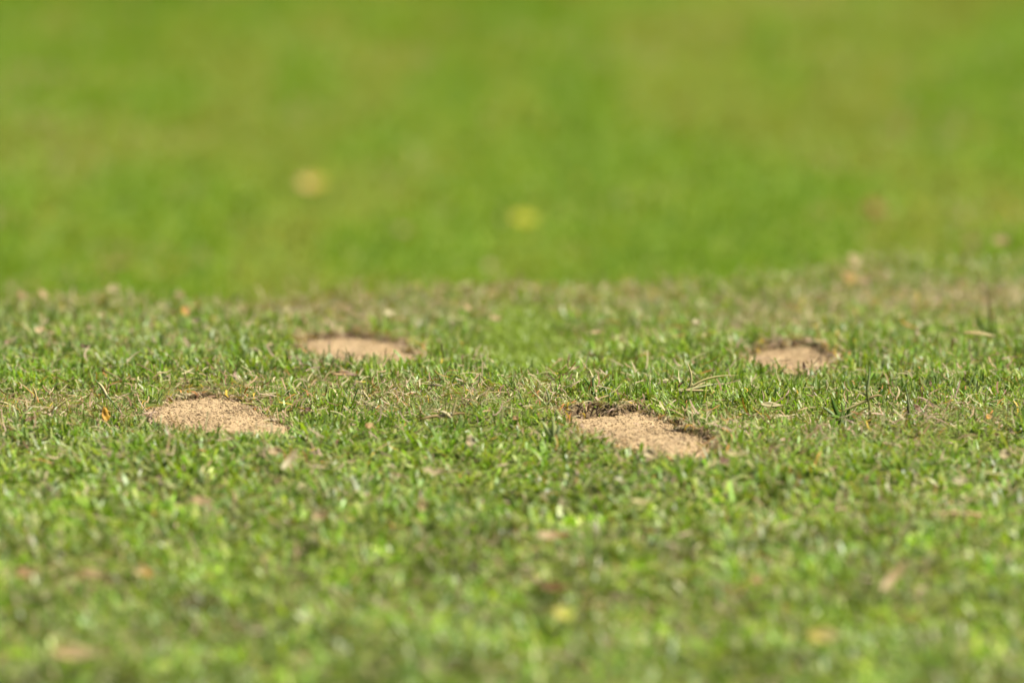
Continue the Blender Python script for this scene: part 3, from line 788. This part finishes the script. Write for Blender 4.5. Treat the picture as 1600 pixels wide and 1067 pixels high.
plant('grass_sprout', 856, 620, [([(0, 0, 0), (-12, 14, 0), (-30, 32, 4)], 5, 4, 'palegreen', 'palegreen'), ([(2, 0, 0), (2, 18, 0), (-4, 38, 2)], 4, 3, 'palegreen', 'grey'),
      ([(-44, 0, 4), (-48, 14, 4), (-54, 30, 4)], 4, 3, 'green', 'grey')],
      'pair of pale slender blades rising in front of the smooth plug', 'grass sprout')
plant('dry_stalk', 1052, 606, [([(0, 6, 0), (24, 12, 2), (46, 22, 4)], 6, 5, 'straw', 'cream'), ([(24, 14, 2), (28, 34, 2), (20, 58, 2)], 5, 3, 'straw', 'cream'),
      ([(26, 14, 2), (56, 30, 6), (102, 34, 10)], 4, 2, 'straw', 'straw'), ([(20, 12, 0), (50, 18, 4), (76, 22, 8)], 5, 3, 'cream', 'grey'),
      ([(18, 12, 0), (22, 2, -4), (16, -8, -8)], 4, 3, 'straw', 'pale'), ([(16, 12, 0), (40, 12, -2), (62, 12, -2)], 4, 3, 'pink', 'straw'),
      ([(0, 6, 0), (8, 18, 2), (18, 26, 4)], 5, 3, 'brown', 'plum')],
      'forked dry straw stalk lying on green blades left of the far right sand patch', 'dry stalk', 'straw', M_DEAD)
plant('dry_stalk', 716, 650, [([(8, -6, -6), (-16, 18, 0), (-30, 22, 2)], 7, 6, 'pink', 'white'), ([(-8, 14, 0), (-34, 16, 2), (-60, 10, 0)], 6, 4, 'pink', 'tan'),
      ([(-10, 16, 0), (-6, 30, 2), (-2, 46, 4)], 5, 3, 'pale', 'straw'), ([(-14, 16, 0), (0, 20, 2), (22, 18, 4)], 4, 3, 'tan', 'brown')],
      'split pinkish straw lying between the two near sand patches', 'dry stalk', 'straw', M_DEAD)
plant('dry_stalk', 192, 632, [([(0, 0, 0), (-22, 26, 2), (-44, 56, 6)], 3, 3, 'dark', 'grey'), ([(-24, 26, 2), (-32, 42, 4), (-40, 50, 5)], 5, 4, 'white', 'cream')],
      'dark slanting stem with a white streak behind the bright orange leaf', 'dry stalk', 'straw', M_DEAD)
plant('dry_stalk', 80, 628, [([(0, 0, 0), (18, 14, 1), (36, 26, 2)], 4, 3, 'straw', 'cream'), ([(-80, 16, 0), (-62, 10, 0), (-46, -4, -2)], 4, 3, 'cream', 'straw'),
      ([(-28, 16, 2), (-24, 26, 2), (-30, 42, 3)], 5, 3, 'pale', 'straw')],
      'thin pale straws crossing in the dry band at the left', 'dry stalk', 'straw', M_DEAD)
plant('dry_twig', 1520, 800, [([(-70, 10, 2), (-20, 16, 0), (20, 10, 0), (36, 4, 0)], 7, 7, 'pink', 'tan'), ([(-26, 14, 0), (-14, 18, -2), (-4, 22, -2)], 5, 4, 'tan', 'brown')],
      'long pinkish twig lying in the turf at the right', 'twig', 'branch', M_DEAD)
plant('dry_stalk', 1545, 520, [([(0, 0, 0), (2, 40, 0), (-4, 92, 0)], 5, 3, 'green', 'brown'), ([(0, 10, 0), (-14, 30, 2), (-20, 54, 4)], 5, 4, 'green', 'green'), ([(0, 4, 0), (10, 26, 2), (8, 60, 4)], 5, 4, 'green', 'palegreen')],
      'tall green brown stalk below the tan leaves at the right end of the turf edge', 'stalk', 'stem', M_GRASS)
plant('grass_sprout', 935, 604, [([(0, 0, 0), (-14, 20, 0), (-26, 38, 2)], 6, 4, 'green', 'dark'), ([(0, 0, 0), (-10, 26, 2), (-4, 44, 3)], 6, 4, 'green', 'grey'),
      ([(0, 0, 0), (12, 20, 0), (26, 34, 2)], 6, 4, 'dark', 'green'), ([(-10, 0, 0), (-13, 20, 0), (-14, 40, 0)], 3, 2, 'brown', 'rust')],
      'green sprout with a thin rust brown stem right of the smooth plug', 'grass sprout')
